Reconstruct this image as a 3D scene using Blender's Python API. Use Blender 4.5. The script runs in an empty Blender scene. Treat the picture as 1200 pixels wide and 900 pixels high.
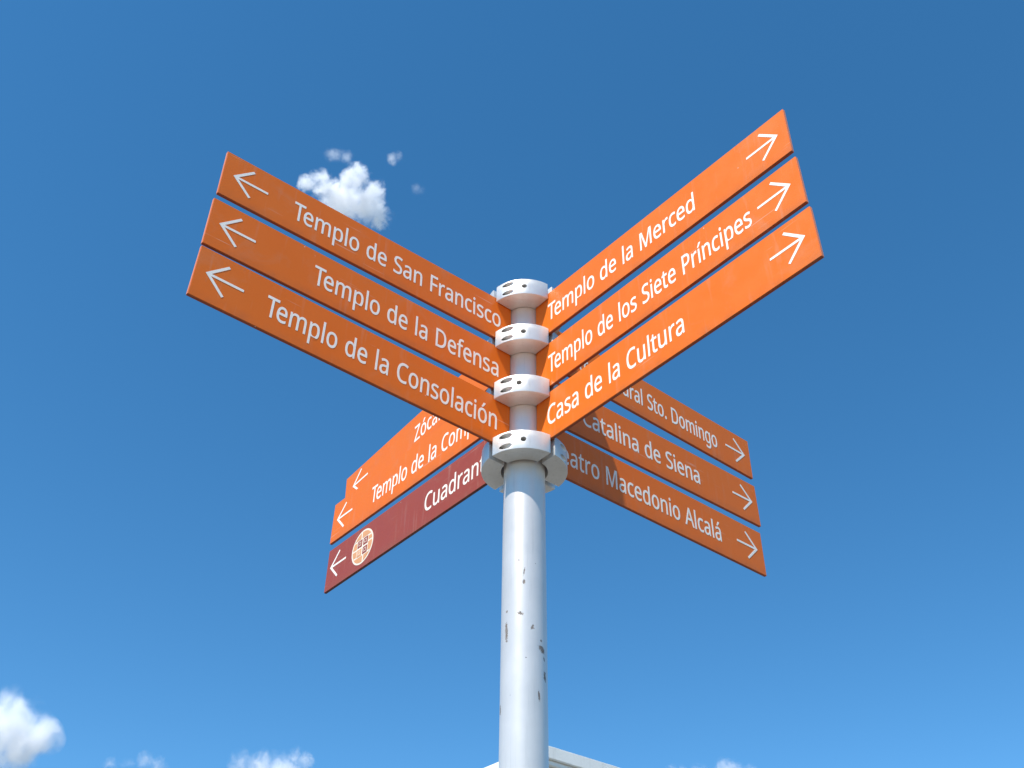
import bpy, bmesh, math, random
from mathutils import Vector, Matrix, noise

random.seed(7)
scene = bpy.context.scene
COL = scene.collection
R = math.radians

# ------------------------------------------------------------------ camera
FOCAL_PX = 1208.6                      # focal length for a frame 1200 wide
GROUND_TO_POST = 3.0746                # height of the post's lowest clamp above the ground
CAM_POS = Vector((0.0, -2.183, 1.60))
FW = Vector((-0.01218118, 0.77630847, 0.63023549))
RT = Vector((0.9999232, 0.00801698, 0.00945138))
UP = Vector((-0.0022846, -0.63030222, 0.7763465))
cam_data = bpy.data.cameras.new('camera')
cam = bpy.data.objects.new('camera', cam_data)
COL.objects.link(cam)
cam_data.sensor_width = 36.0
cam_data.lens = 36.0 * FOCAL_PX / 1200.0
cam_data.clip_start = 0.05
cam_data.clip_end = 60000.0
m = Matrix((RT, UP, -FW)).transposed().to_4x4()
m.translation = CAM_POS
cam.matrix_world = m
scene.camera = cam

# ------------------------------------------------------------------ light
SUN_AZ, SUN_EL = R(-33.0), R(57.0)     # azimuth measured from -Y towards +X
SUN_DIR = Vector((math.sin(SUN_AZ) * math.cos(SUN_EL), -math.cos(SUN_AZ) * math.cos(SUN_EL), math.sin(SUN_EL)))
world = bpy.data.worlds.new('World')
scene.world = world
world.use_nodes = True
wn = world.node_tree
bg = wn.nodes['Background']
sky = wn.nodes.new('ShaderNodeTexSky')
sky.sky_type = 'NISHITA'
sky.sun_disc = False
sky.sun_elevation = SUN_EL
sky.sun_rotation = math.atan2(SUN_DIR.x, SUN_DIR.y)
sky.altitude = 1600.0
sky.air_density = 0.85
sky.dust_density = 0.1
sky.ozone_density = 1.2
hs = wn.nodes.new('ShaderNodeHueSaturation')          # the phone camera's vivid rendering of the blue
hs.inputs['Saturation'].default_value = 1.29
hs.inputs['Hue'].default_value = 0.491
hs.inputs['Value'].default_value = 1.13
wn.links.new(sky.outputs[0], hs.inputs['Color'])
wn.links.new(hs.outputs[0], bg.inputs[0])
bg.inputs[1].default_value = 0.150
sun_data = bpy.data.lights.new('sun', 'SUN')
sun_data.energy = 5.0
sun_data.angle = R(0.5)
sun_data.color = (1.0, 0.965, 0.90)
sun = bpy.data.objects.new('sun', sun_data)
COL.objects.link(sun)
sun.rotation_euler = SUN_DIR.to_track_quat('Z', 'Y').to_euler()
sun.location = SUN_DIR * 30

scene.view_settings.view_transform = 'Standard'
scene.view_settings.look = 'None'
scene.view_settings.exposure = 0.4
scene.view_settings.gamma = 1.0
scene.render.engine = 'CYCLES'
scene.cycles.use_denoising = True
scene.cycles.max_bounces = 24
scene.cycles.volume_bounces = 20
scene.cycles.volume_step_rate = 0.6
scene.cycles.volume_max_steps = 256

# ------------------------------------------------------------------ helpers
def tag(o, label=None, cat=None, group=None, kind=None):
    if label: o['label'] = label
    if cat: o['category'] = cat
    if group: o['group'] = group
    if kind: o['kind'] = kind
    return o

def link(name, data, parent=None, mats=()):
    o = bpy.data.objects.new(name, data)
    COL.objects.link(o)
    if parent is not None: o.parent = parent
    if data is not None:
        for mt in mats:
            if mt.name not in [x.name for x in data.materials if x]: data.materials.append(mt)
    return o

def from_bm(name, bm, mats=(), parent=None, smooth=None):
    me = bpy.data.meshes.new(name)
    bmesh.ops.recalc_face_normals(bm, faces=bm.faces)
    if smooth is not None:
        for f in bm.faces: f.smooth = True
        for e in bm.edges:
            if len(e.link_faces) == 2 and e.calc_face_angle(0) > smooth: e.smooth = False
    bm.to_mesh(me); bm.free()
    return link(name, me, parent, mats)

def add_box(bm, lo, hi, mat=0, M=None):
    r = bmesh.ops.create_cube(bm, size=1.0)
    c = [(a + b) / 2 for a, b in zip(lo, hi)]; s = [b - a for a, b in zip(lo, hi)]
    for v in r['verts']:
        v.co = Vector((c[0] + v.co.x * s[0], c[1] + v.co.y * s[1], c[2] + v.co.z * s[2]))
        if M: v.co = M @ v.co
    for f in {f for v in r['verts'] for f in v.link_faces}: f.material_index = mat
    return r['verts']

def add_lathe(bm, prof, n=96, M=None, cap=True):
    rings = []
    for r, z in prof:
        ring = [bm.verts.new((r * math.cos(2 * math.pi * i / n), r * math.sin(2 * math.pi * i / n), z)) for i in range(n)]
        rings.append(ring)
    for a, b in zip(rings[:-1], rings[1:]):
        for i in range(n): bm.faces.new((a[i], a[(i + 1) % n], b[(i + 1) % n], b[i]))
    if cap:
        bm.faces.new(rings[0][::-1]); bm.faces.new(rings[-1])
    if M:
        for ring in rings:
            for v in ring: v.co = M @ v.co

def add_prism(bm, pts, z0, z1, M=None, mat=0):
    a = [bm.verts.new((x, y, z0)) for x, y in pts]
    b = [bm.verts.new((x, y, z1)) for x, y in pts]
    fs = [bm.faces.new(a[::-1]), bm.faces.new(b)]
    n = len(pts)
    for i in range(n): fs.append(bm.faces.new((a[i], a[(i + 1) % n], b[(i + 1) % n], b[i])))
    for f in fs: f.material_index = mat
    if M:
        for v in a + b: v.co = M @ v.co
    return a + b

# ------------------------------------------------------------------ materials
class NT:
    def __init__(s, name):
        s.m = bpy.data.materials.new(name); s.m.use_nodes = True
        s.t = s.m.node_tree; s.b = s.t.nodes['Principled BSDF']; s.out = s.t.nodes['Material Output']
    def n(s, kind, **kw):
        nd = s.t.nodes.new('ShaderNode' + kind)
        for k, v in kw.items():
            if k.startswith('i_'):
                key = k[2:]; key = int(key) if key.isdigit() else key.replace('_', ' ')
                nd.inputs[key].default_value = v
            else: setattr(nd, k, v)
        return nd
    def l(s, a, b): s.t.links.new(a, b)
    def coord(s): return s.n('TexCoord').outputs['Object']
    def noise(s, vec, scale, detail=4, rough=0.55, dist=0.0):
        nd = s.n('TexNoise', i_Scale=scale, i_Detail=detail, i_Roughness=rough, i_Distortion=dist)
        s.l(vec, nd.inputs['Vector']); return nd.outputs['Fac']
    def map(s, v, a, b, c=0.0, d=1.0, smooth=False):
        nd = s.n('MapRange'); nd.inputs['From Min'].default_value = a; nd.inputs['From Max'].default_value = b
        nd.inputs['To Min'].default_value = c; nd.inputs['To Max'].default_value = d
        if smooth: nd.interpolation_type = 'SMOOTHSTEP'
        s.l(v, nd.inputs['Value']); return nd.outputs[0]
    def math(s, op, a, b=None, c=None, clamp=False):
        nd = s.n('Math', operation=op, use_clamp=clamp)
        for i, v in enumerate((a, b, c)):
            if v is None: continue
            if isinstance(v, (int, float)): nd.inputs[i].default_value = v
            else: s.l(v, nd.inputs[i])
        return nd.outputs[0]
    def mix(s, f, a, b):
        nd = s.n('Mix', data_type='RGBA')
        for sock, v in ((nd.inputs[0], f), (nd.inputs[6], a), (nd.inputs[7], b)):
            if isinstance(v, (int, float)): sock.default_value = v
            elif isinstance(v, tuple): sock.default_value = v
            else: s.l(v, sock)
        return nd.outputs[2]
    def bump(s, h, strength, dist):
        nd = s.n('Bump', i_Strength=strength, i_Distance=dist); s.l(h, nd.inputs['Height'])
        s.l(nd.outputs[0], s.b.inputs['Normal'])

def C4(r, g, b): return (r, g, b, 1.0)

def mat_panel(name, base, worn, rough=0.38):
    t = NT(name); co = t.coord()
    oi = t.n('ObjectInfo').outputs['Random']
    off = t.n('VectorMath', operation='ADD'); t.l(co, off.inputs[0])
    cmb = t.n('CombineXYZ'); t.l(t.math('MULTIPLY', oi, 13.0), cmb.inputs[1]); t.l(cmb.outputs[0], off.inputs[1])
    v = off.outputs[0]
    big = t.map(t.noise(v, 4.0, 5, 0.6, 0.4), 0.35, 0.7)
    col = t.mix(t.math('MULTIPLY', big, 0.55), C4(*base), C4(*worn))
    # rain-borne dust: streaks stretched down the panel
    mp = t.n('Mapping'); t.l(v, mp.inputs[0]); mp.inputs['Scale'].default_value = (60.0, 1.0, 5.0)
    st = t.map(t.noise(mp.outputs[0], 1.0, 4, 0.6), 0.58, 0.80)
    col = t.mix(t.math('MULTIPLY', st, 0.20), col, C4(0.55, 0.42, 0.33))
    blot = t.map(t.noise(v, 7.5, 6, 0.7, 0.8), 0.56, 0.72)
    col = t.mix(t.math('MULTIPLY', blot, 0.16), col, C4(0.50, 0.30, 0.20))
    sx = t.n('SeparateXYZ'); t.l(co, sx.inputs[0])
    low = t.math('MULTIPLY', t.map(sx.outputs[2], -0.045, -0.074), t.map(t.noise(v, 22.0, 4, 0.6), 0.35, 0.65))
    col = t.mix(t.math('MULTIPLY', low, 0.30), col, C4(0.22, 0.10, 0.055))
    scm = t.n('Mapping'); t.l(v, scm.inputs[0]); scm.inputs['Scale'].default_value = (3.0, 1.0, 90.0); scm.inputs['Rotation'].default_value = (0, 0.35, 0)
    scr = t.math('MULTIPLY', t.map(t.noise(scm.outputs[0], 2.0, 2, 0.5), 0.70, 0.74), t.map(t.noise(v, 5.0, 2), 0.5, 0.6))
    col = t.mix(t.math('MULTIPLY', scr, 0.45), col, C4(0.72, 0.50, 0.40))
    # pin-head chips in the paint
    vo = t.n('TexVoronoi', feature='F1', i_Scale=26.0); t.l(v, vo.inputs['Vector'])
    pick = t.map(t.noise(v, 9.0, 1), 0.62, 0.66)
    chip = t.math('MULTIPLY', t.math('LESS_THAN', vo.outputs['Distance'], 0.05), pick)
    col = t.mix(t.math('MULTIPLY', chip, 0.8), col, C4(0.72, 0.60, 0.52))
    t.l(col, t.b.inputs['Base Color'])
    t.l(t.map(t.noise(v, 18.0, 4), 0.3, 0.7, rough - 0.06, rough + 0.12), t.b.inputs['Roughness'])
    t.b.inputs['Specular IOR Level'].default_value = 0.3
    t.bump(t.noise(v, 220.0, 2), 0.12, 0.0006)
    return t.m

M_ORANGE = mat_panel('orange_enamel', (0.76, 0.152, 0.008), (0.72, 0.166, 0.014))
M_ORANGE_EDGE_SHADE = mat_panel('orange_edge_shade', (0.34, 0.060, 0.020), (0.28, 0.055, 0.025), 0.5)  # panel orange darkened on the long edges, underside shade put into the colour
M_MAROON_EDGE_SHADE = mat_panel('maroon_edge_shade', (0.10, 0.022, 0.022), (0.08, 0.02, 0.02), 0.5)  # same underside shade painted into the maroon panel's long edges
M_PALE_END = mat_panel('pale_panel_end', (0.74, 0.27, 0.15), (0.68, 0.20, 0.09), 0.5)  # paler orange for the short ends of the panels
M_MAROON = mat_panel('maroon_enamel', (0.31, 0.056, 0.032), (0.33, 0.072, 0.044))

def mat_plain(name, base, rough=0.5, metal=0.0, var=0.06, scale=30.0):
    t = NT(name); co = t.coord()
    f = t.map(t.noise(co, scale, 5), 0.3, 0.7)
    dark = tuple(c * (1 - var) for c in base); lite = tuple(min(1, c * (1 + var)) for c in base)
    t.l(t.mix(f, C4(*dark), C4(*lite)), t.b.inputs['Base Color'])
    t.b.inputs['Metallic'].default_value = metal
    t.l(t.map(t.noise(co, scale * 2.3, 3), 0.3, 0.7, max(0.02, rough - 0.07), rough + 0.07), t.b.inputs['Roughness'])
    return t.m

M_WHITE = mat_plain('white_vinyl', (0.90, 0.845, 0.75), 0.45, 0, 0.03, 60)
M_BOLT = mat_plain('zinc_bolt', (0.14, 0.135, 0.12), 0.45, 0.7, 0.2, 300)
M_CREAM = mat_plain('cream_print', (0.84, 0.74, 0.60), 0.45, 0, 0.03, 60)
M_TAN = mat_plain('tan_print', (0.70, 0.33, 0.14), 0.45, 0, 0.05, 60)

def mat_collar():
    t = NT('silver_collar_paint'); co = t.coord()
    f = t.map(t.noise(co, 14.0, 6, 0.6), 0.35, 0.7)
    col = t.mix(f, C4(0.73, 0.71, 0.68), C4(0.65, 0.63, 0.60))
    g = t.map(t.noise(co, 160.0, 3, 0.6), 0.63, 0.72)
    col = t.mix(t.math('MULTIPLY', g, 0.35), col, C4(0.42, 0.40, 0.37))
    mp = t.n('Mapping'); t.l(co, mp.inputs[0]); mp.inputs['Scale'].default_value = (70.0, 70.0, 9.0)
    drip = t.map(t.noise(mp.outputs[0], 1.0, 4, 0.6), 0.56, 0.72)
    col = t.mix(t.math('MULTIPLY', drip, 0.28), col, C4(0.40, 0.35, 0.29))
    t.l(col, t.b.inputs['Base Color'])
    t.b.inputs['Metallic'].default_value = 0.45
    t.l(t.map(t.noise(co, 60.0, 4), 0.3, 0.7, 0.34, 0.5), t.b.inputs['Roughness'])
    t.bump(t.noise(co, 500.0, 2), 0.25, 0.0005)
    return t.m
M_COLLAR = mat_collar()

# paint chips on the tube: (azimuth deg from -Y, z of post space, half width, half height, tilt)
CHIPS = [(-8.9, -.4102, .0058, .0048, .5), (-48.7, -.4485, .0042, .024, .05), (0.0, -.3049, .0016, .009, -.15),
         (-.4, -.332, .0030, .0055, 0), (20.7, -.4422, .0026, .0062, -.3), (50.0, -.4891, .0088, .0085, .4),
         (47.0, -.470, .0026, .003, 0), (38.6, -.5992, .0026, .0115, .1), (60.7, -.5484, .0045, .011, .1),
         (-13.7, -.2745, .0018, .0022, 0), (-47.9, -.3986, .003, .003, 0), (5, -.516, .0014, .0012, 0),
         (30, -.28, .0012, .0012, 0), (-75, -.62, .004, .012, 0), (25, -.445, .001, .002, 0), (58, -.51, .0024, .005, .3)]
POLE_R, COLLAR_R = 0.0526, 0.1102

def mat_pole():
    t = NT('silver_pole_paint'); co = t.coord()
    sx = t.n('SeparateXYZ'); t.l(co, sx.inputs[0]); X, Y, Z = sx.outputs
    ang = t.math('ARCTAN2', X, t.math('MULTIPLY', Y, -1.0))          # azimuth from -Y
    arc = t.math('MULTIPLY', ang, POLE_R)
    f = t.map(t.noise(co, 9.0, 6, 0.6), 0.35, 0.7)
    col = t.mix(f, C4(0.77, 0.71, 0.65), C4(0.69, 0.64, 0.585))
    nz = t.noise(co, 260.0, 4, 0.7)
    mask = None
    for az_, z_, w_, h_, k_ in CHIPS:
        da = t.math('SUBTRACT', arc, R(az_) * POLE_R); dz = t.math('SUBTRACT', Z, z_)
        a = t.math('DIVIDE', t.math('MULTIPLY_ADD', dz, k_, da), w_); b = t.math('DIVIDE', dz, h_ * 0.95)
        d = t.math('SQRT', t.math('ADD', t.math('MULTIPLY', a, a), t.math('MULTIPLY', b, b)))
        mask = d if mask is None else t.math('MINIMUM', mask, d)
    edge = t.math('MULTIPLY_ADD', t.math('SUBTRACT', nz, 0.5), 2.6, mask)
    chip = t.map(edge, 0.9, 1.1, 1.0, 0.0)
    pm = t.n('Mapping'); t.l(co, pm.inputs[0]); pm.inputs['Scale'].default_value = (120.0, 120.0, 5.0)
    scuff = t.map(t.noise(pm.outputs[0], 1.0, 5, 0.65), 0.57, 0.74)
    col = t.mix(t.math('MULTIPLY', scuff, 0.30), col, C4(0.46, 0.43, 0.40))
    # fine specks and the bare grey rim of each chip
    vo = t.n('TexVoronoi', feature='F1', i_Scale=34.0); t.l(co, vo.inputs['Vector'])
    speck = t.math('MULTIPLY', t.math('LESS_THAN', vo.outputs['Distance'], 0.045), t.map(t.noise(co, 7.0, 1), 0.5, 0.55))
    rust = t.mix(t.map(t.noise(co, 420.0, 3), 0.35, 0.65), C4(0.12, 0.085, 0.065), C4(0.27, 0.24, 0.215))
    rim = t.map(edge, 1.1, 1.5, 1.0, 0.0)
    col = t.mix(t.math('MULTIPLY', rim, 0.35), col, C4(0.5, 0.47, 0.44))
    col = t.mix(chip, col, rust)
    col = t.mix(t.math('MULTIPLY', speck, 0.6), col, C4(0.35, 0.31, 0.28))
    t.l(col, t.b.inputs['Base Color'])
    t.l(t.math('MULTIPLY', t.math('SUBTRACT', 1.0, chip), 0.40), t.b.inputs['Metallic'])
    t.l(t.math('MULTIPLY_ADD', chip, 0.4, t.map(t.noise(co, 40.0, 4), 0.3, 0.7, 0.33, 0.36)), t.b.inputs['Roughness'])
    hb = t.math('MULTIPLY_ADD', chip, -0.6, t.math('MULTIPLY', t.noise(co, 380.0, 3), 0.5))
    t.bump(hb, 0.3, 0.0009)
    return t.m
M_POLE = mat_pole()

# ------------------------------------------------------------------ ground
def mat_paving():
    t = NT('stone_paving'); co = t.coord()
    br = t.n('TexBrick', i_Scale=1.0, offset=0.5)
    br.inputs['Brick Width'].default_value = 0.8; br.inputs['Row Height'].default_value = 0.4
    br.inputs['Mortar Size'].default_value = 0.012
    br.inputs['Color1'].default_value = C4(0.155, 0.145, 0.125); br.inputs['Color2'].default_value = C4(0.125, 0.117, 0.10)
    br.inputs['Mortar'].default_value = C4(0.08, 0.075, 0.065)
    t.l(co, br.inputs['Vector'])
    col = t.mix(t.map(t.noise(co, 0.9, 6, 0.65), 0.3, 0.7, 0.0, 0.35), br.outputs['Color'], C4(0.18, 0.17, 0.15))
    t.l(col, t.b.inputs['Base Color']); t.b.inputs['Roughness'].default_value = 0.8
    t.bump(t.math('ADD', t.noise(co, 30.0, 5), t.math('MULTIPLY', br.outputs['Fac'], -1.0)), 0.4, 0.01)
    return t.m
bm = bmesh.new()
bmesh.ops.create_grid(bm, x_segments=8, y_segments=8, size=20000.0)
ground = from_bm('ground', bm, [mat_paving()])
ground.scale = (1, 1, 1)
tag(ground, kind='structure')

# ------------------------------------------------------------------ white building behind the post
def mat_plaster(name, base):
    t = NT(name); co = t.coord()
    f = t.map(t.noise(co, 0.7, 7, 0.65), 0.3, 0.7)
    col = t.mix(f, C4(*base), C4(*(c * 0.9 for c in base)))
    g = t.map(t.noise(co, 12.0, 5, 0.7), 0.55, 0.75)
    col = t.mix(t.math('MULTIPLY', g, 0.2), col, C4(0.45, 0.43, 0.38))
    mp = t.n('Mapping'); t.l(co, mp.inputs[0]); mp.inputs['Scale'].default_value = (9.0, 9.0, 0.9)
    stn = t.map(t.noise(mp.outputs[0], 1.0, 6, 0.65), 0.52, 0.72)
    col = t.mix(t.math('MULTIPLY', stn, 0.35), col, C4(0.42, 0.39, 0.33))
    t.l(col, t.b.inputs['Base Color']); t.b.inputs['Roughness'].default_value = 0.85
    t.bump(t.noise(co, 40.0, 5), 0.4, 0.01)
    return t.m
M_PLASTER = mat_plaster('white_plaster', (0.74, 0.73, 0.70))
M_CORNICE = mat_plaster('cornice_render', (0.87, 0.845, 0.78))
M_STONE = mat_plaster('window_surround_stone', (0.46, 0.43, 0.36))
M_WOOD = mat_plain('dark_wood', (0.10, 0.055, 0.03), 0.55, 0, 0.25, 12)
tg = NT('window_glass'); tg.b.inputs['Base Color'].default_value = C4(0.03, 0.035, 0.04); tg.b.inputs['Roughness'].default_value = 0.06
M_GLASS = tg.m
BX, BY, BTOP = 0.282, 13.814, GROUND_TO_POST + 4.3082     # corner of the roof edge seen past the post
AU = R(50.3)                                              # the right-hand front runs along this bearing
building = tag(link('corner_building', None), 'white plastered two storey corner building whose cornice shows low behind the pole', 'building')
building.location = (BX, BY, 0)
building.rotation_euler = (0, 0, math.pi / 2 - AU)        # local +X along right front, local +Y along left front
LX, LY, OV = 11.0, 9.5, 0.16
W = (OV, OV, LX - OV, LY - OV)
def wall_with_openings(name, axis):
    bm = bmesh.new(); L = (LX if axis == 0 else LY) - 2 * OV
    ops = [(1.2 + i * 2.9, 2.2 + i * 2.9, 4.2, 6.0) for i in range(3)] + [(1.2, 2.3, 0.0, 2.5), (4.1, 5.1, 1.0, 2.6), (7.0, 8.0, 1.0, 2.6)]
    ops = [o for o in ops if o[1] < L - 0.4]
    xs = sorted({0, L} | {o[0] for o in ops} | {o[1] for o in ops}); zs = sorted({0, BTOP - 0.45} | {o[2] for o in ops} | {o[3] for o in ops})
    T = 0.3
    for i in range(len(xs) - 1):
        for j in range(len(zs) - 1):
            cx, cz = (xs[i] + xs[i + 1]) / 2, (zs[j] + zs[j + 1]) / 2
            if any(o[0] < cx < o[1] and o[2] < cz < o[3] for o in ops): continue
            add_box(bm, (xs[i], 0, zs[j]), (xs[i + 1], T, zs[j + 1]))
    bmesh.ops.remove_doubles(bm, verts=bm.verts, dist=1e-5)
    kill = [f for f in bm.faces if all(len(e.link_faces) > 2 for e in f.edges)]
    seen = {}
    for f in bm.faces:
        k = tuple(round(c, 3) for c in f.calc_center_median()); seen.setdefault(k, []).append(f)
    bmesh.ops.delete(bm, geom=[f for fs in seen.values() if len(fs) > 1 for f in fs], context='FACES')
    M = Matrix.Translation((OV, OV, 0)) if axis == 0 else Matrix.Translation((OV, OV, 0)) @ Matrix(((0, 1, 0, 0), (1, 0, 0, 0), (0, 0, 1, 0), (0, 0, 0, 1)))
    for v in bm.verts: v.co = M @ v.co
    w = from_bm(name, bm, [M_PLASTER], building)
    for o in ops:
        is_door = o[2] == 0.0
        b = bmesh.new(); e = 0.14
        for lo, hi in (((o[0] - e, -0.035, o[2]), (o[0], 0.06, o[3])), ((o[1], -0.035, o[2]), (o[1] + e, 0.06, o[3])), ((o[0] - e, -0.04, o[3]), (o[1] + e, 0.06, o[3] + 0.18))):
            add_box(b, lo, hi)
        if not is_door: add_box(b, (o[0] - e - 0.05, -0.09, o[2] - 0.1), (o[1] + e + 0.05, 0.06, o[2]))
        for v in b.verts: v.co = M @ v.co
        s_ = from_bm('door' if is_door else 'window', b, [M_STONE], building)
        b = bmesh.new(); add_box(b, (o[0], 0.18, o[2]), (o[1], 0.2, o[3]))
        for v in b.verts: v.co = M @ v.co
        if is_door: from_bm('door_leaf', b, [M_WOOD], s_)
        else:
            from_bm('pane', b, [M_GLASS], s_)
            b = bmesh.new(); mx = (o[0] + o[1]) / 2
            for lo, hi in (((mx - .03, .13, o[2]), (mx + .03, .178, o[3])), ((o[0], .13, o[2]), (o[0] + .06, .178, o[3])), ((o[1] - .06, .13, o[2]), (o[1], .178, o[3])),
                           ((o[0] + .06, .135, o[3] - .5), (mx - .03, .178, o[3] - .45)), ((mx + .03, .135, o[3] - .5), (o[1] - .06, .178, o[3] - .45))):
                add_box(b, lo, hi)
            for v in b.verts: v.co = M @ v.co
            from_bm('frame', b, [M_WOOD], s_)
wall_with_openings('wall', 0); wall_with_openings('wall', 1)
bm = bmesh.new()
add_box(bm, (LX - OV - 0.3, OV + 0.3, 0), (LX - OV, LY - OV, BTOP - 0.45)); add_box(bm, (OV + 0.3, LY - OV - 0.3, 0), (LX - OV - 0.3, LY - OV, BTOP - 0.45))
from_bm('wall', bm, [M_PLASTER], building)
bm = bmesh.new()
add_box(bm, (0, 0, BTOP - 0.20), (LX, LY, BTOP))
add_box(bm, (0.05, 0.05, BTOP - 0.28), (LX - 0.05, LY - 0.05, BTOP - 0.202))
add_box(bm, (0.11, 0.11, BTOP - 0.45), (LX - 0.11, LY - 0.11, BTOP - 0.282))
bmesh.ops.bevel(bm, geom=bm.edges[:], offset=0.012, segments=2, affect='EDGES')
from_bm('cornice', bm, [M_CORNICE], building)

# ------------------------------------------------------------------ the signpost
post = tag(link('signpost', None), 'tall silver pole carrying twelve orange and maroon direction panels in four stacks', 'signpost')
ZP = GROUND_TO_POST
A_R, A_L = R(39.997), R(-50.444)
COLLAR_Z = [0.535, 0.365, 0.185, 0.006]
COLLAR_H = 0.056
GAP = 0.0135

bm = bmesh.new()
prof = [(POLE_R, -ZP), (POLE_R, -2.2)] + [(POLE_R, -2.2 + i * 0.22) for i in range(1, 10)] + [(POLE_R, 0.0), (POLE_R, 0.3), (POLE_R, COLLAR_Z[0] + COLLAR_H + 0.004), (POLE_R - 0.003, COLLAR_Z[0] + COLLAR_H + 0.008)]
add_lathe(bm, prof, 128)
pole = from_bm('pole', bm, [M_POLE], post, smooth=R(35)); pole.location = (0, 0, ZP)
bm = bmesh.new()
add_lathe(bm, [(0.16, 0.0), (0.16, 0.014), (0.157, 0.018), (POLE_R + 0.012, 0.018), (POLE_R + 0.001, 0.03)], 64)
from_bm('base_plate', bm, [M_POLE], post, smooth=R(35))
for k in range(4):
    bm = bmesh.new(); a = R(45 + 90 * k)
    add_lathe(bm, [(0.014, 0.018), (0.014, 0.028), (0.012, 0.030)], 6, Matrix.Translation((0.125 * math.cos(a), 0.125 * math.sin(a), 0)))
    from_bm('anchor_bolt', bm, [M_BOLT], post)
def dirv(a): return Vector((math.sin(a), -math.cos(a), 0))
QUADS = [(A_L, A_R), (A_R, A_L + math.pi), (A_L + math.pi, A_R + math.pi), (A_R + math.pi, A_L + 2 * math.pi)]

def segment_mesh(a0, a1, ri, ac, dz):
    """one clamp quarter between bearings a0 and a1 with its counterbores, z from 0 to COLLAR_H"""
    bm = bmesh.new(); g = GAP / 2
    def arc(r, n):
        b0, b1 = a0 + math.asin(g / r), a1 - math.asin(g / r)
        return [tuple((dirv(b0 + (b1 - b0) * i / n) * r)[:2]) for i in range(n + 1)]
    add_prism(bm, arc(COLLAR_R, 32) + arc(ri, 16)[::-1], 0, COLLAR_H)
    bmesh.ops.recalc_face_normals(bm, faces=bm.faces)
    ed = [e for e in bm.edges if len(e.link_faces) == 2 and e.calc_face_angle(0) > R(40)]
    bmesh.ops.bevel(bm, geom=ed, offset=0.0012, segments=2, affect='EDGES', profile=0.5)
    tmp = from_bm('segment_blank', bm, [M_COLLAR])
    cuts = bmesh.new()
    nrm = dirv(a0 + math.pi / 2)                                     # across the a0 gap
    for zz in (0.0125, 0.0435):
        base = dirv(a0) * 0.0985 + nrm * 0.021 + Vector((0, 0, zz))
        M = Matrix.Translation(base) @ nrm.to_track_quat('Z', 'Y').to_matrix().to_4x4()
        add_lathe(cuts, [(0.0078, 0.0), (0.0078, 0.09)], 24, M)
    dc = dirv(ac)
    M = Matrix.Translation(dc * 0.085 + Vector((0, 0, 0.0285 + dz))) @ dc.to_track_quat('Z', 'Y').to_matrix().to_4x4()
    add_lathe(cuts, [(0.0074, 0.0), (0.0074, 0.04)], 20, M)
    cut = from_bm('segment_cutter', cuts, [M_COLLAR])
    md = tmp.modifiers.new('b', 'BOOLEAN'); md.object = cut; md.operation = 'DIFFERENCE'; md.solver = 'EXACT'
    dg = bpy.context.evaluated_depsgraph_get()
    me = bpy.data.meshes.new_from_object(tmp.evaluated_get(dg)); me.name = 'clamp_segment'
    bpy.data.objects.remove(tmp); bpy.data.objects.remove(cut)
    b = bmesh.new(); b.from_mesh(me)
    for f in b.faces: f.smooth = True
    for e in b.edges:
        if len(e.link_faces) == 2 and e.calc_face_angle(0) > R(33): e.smooth = False
    b.to_mesh(me); b.free()
    return me

def bolt_mesh(M, r, h):
    bm = bmesh.new()
    n = 18
    prof = [(r, 0.0), (r, h * 0.85), (r * 0.88, h)]
    add_lathe(bm, prof + [(r * 0.52, h), (r * 0.48, h * 0.35)], n, M)
    me = bpy.data.meshes.new('bolt'); bmesh.ops.recalc_face_normals(bm, faces=bm.faces); bm.to_mesh(me); bm.free(); me.materials.append(M_BOLT)
    return me

# the set-screw hole wanders a little from clamp to clamp
SCREW_OFF = [[4.5, 1.0, 3.0, 5.0], [3.2, 5.0, 0.5, 2.0], [-2.4, 3.0, 4.0, 1.0], [3.8, 2.0, 4.0, 3.0]]
for lv, zc in enumerate(COLLAR_Z):
    for qi, (a0, a1) in enumerate(QUADS):
        ac = (a0 + a1) / 2 + R(SCREW_OFF[lv][qi]); dz = random.uniform(-0.0012, 0.0012)
        s_ = link('clamp_segment', segment_mesh(a0, a1, 0.060 if lv == 3 else 0.0536, ac, dz), post)
        s_.location = (0, 0, ZP + zc + random.uniform(-0.0006, 0.0006))
        nrm = dirv(a0 + math.pi / 2); dc = dirv(ac)
        for zz in (0.0125, 0.0435):
            link('bolt', bolt_mesh(Matrix.Translation(dirv(a0) * 0.0985 + nrm * 0.0205 + Vector((0, 0, zz))) @ nrm.to_track_quat('Z', 'Y').to_matrix().to_4x4(), 0.0070, 0.008), s_)
        link('set_screw', bolt_mesh(Matrix.Translation(dc * 0.0845 + Vector((0, 0, 0.0285 + dz))) @ dc.to_track_quat('Z', 'Y').to_matrix().to_4x4(), 0.0068, 0.012), s_)

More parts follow.
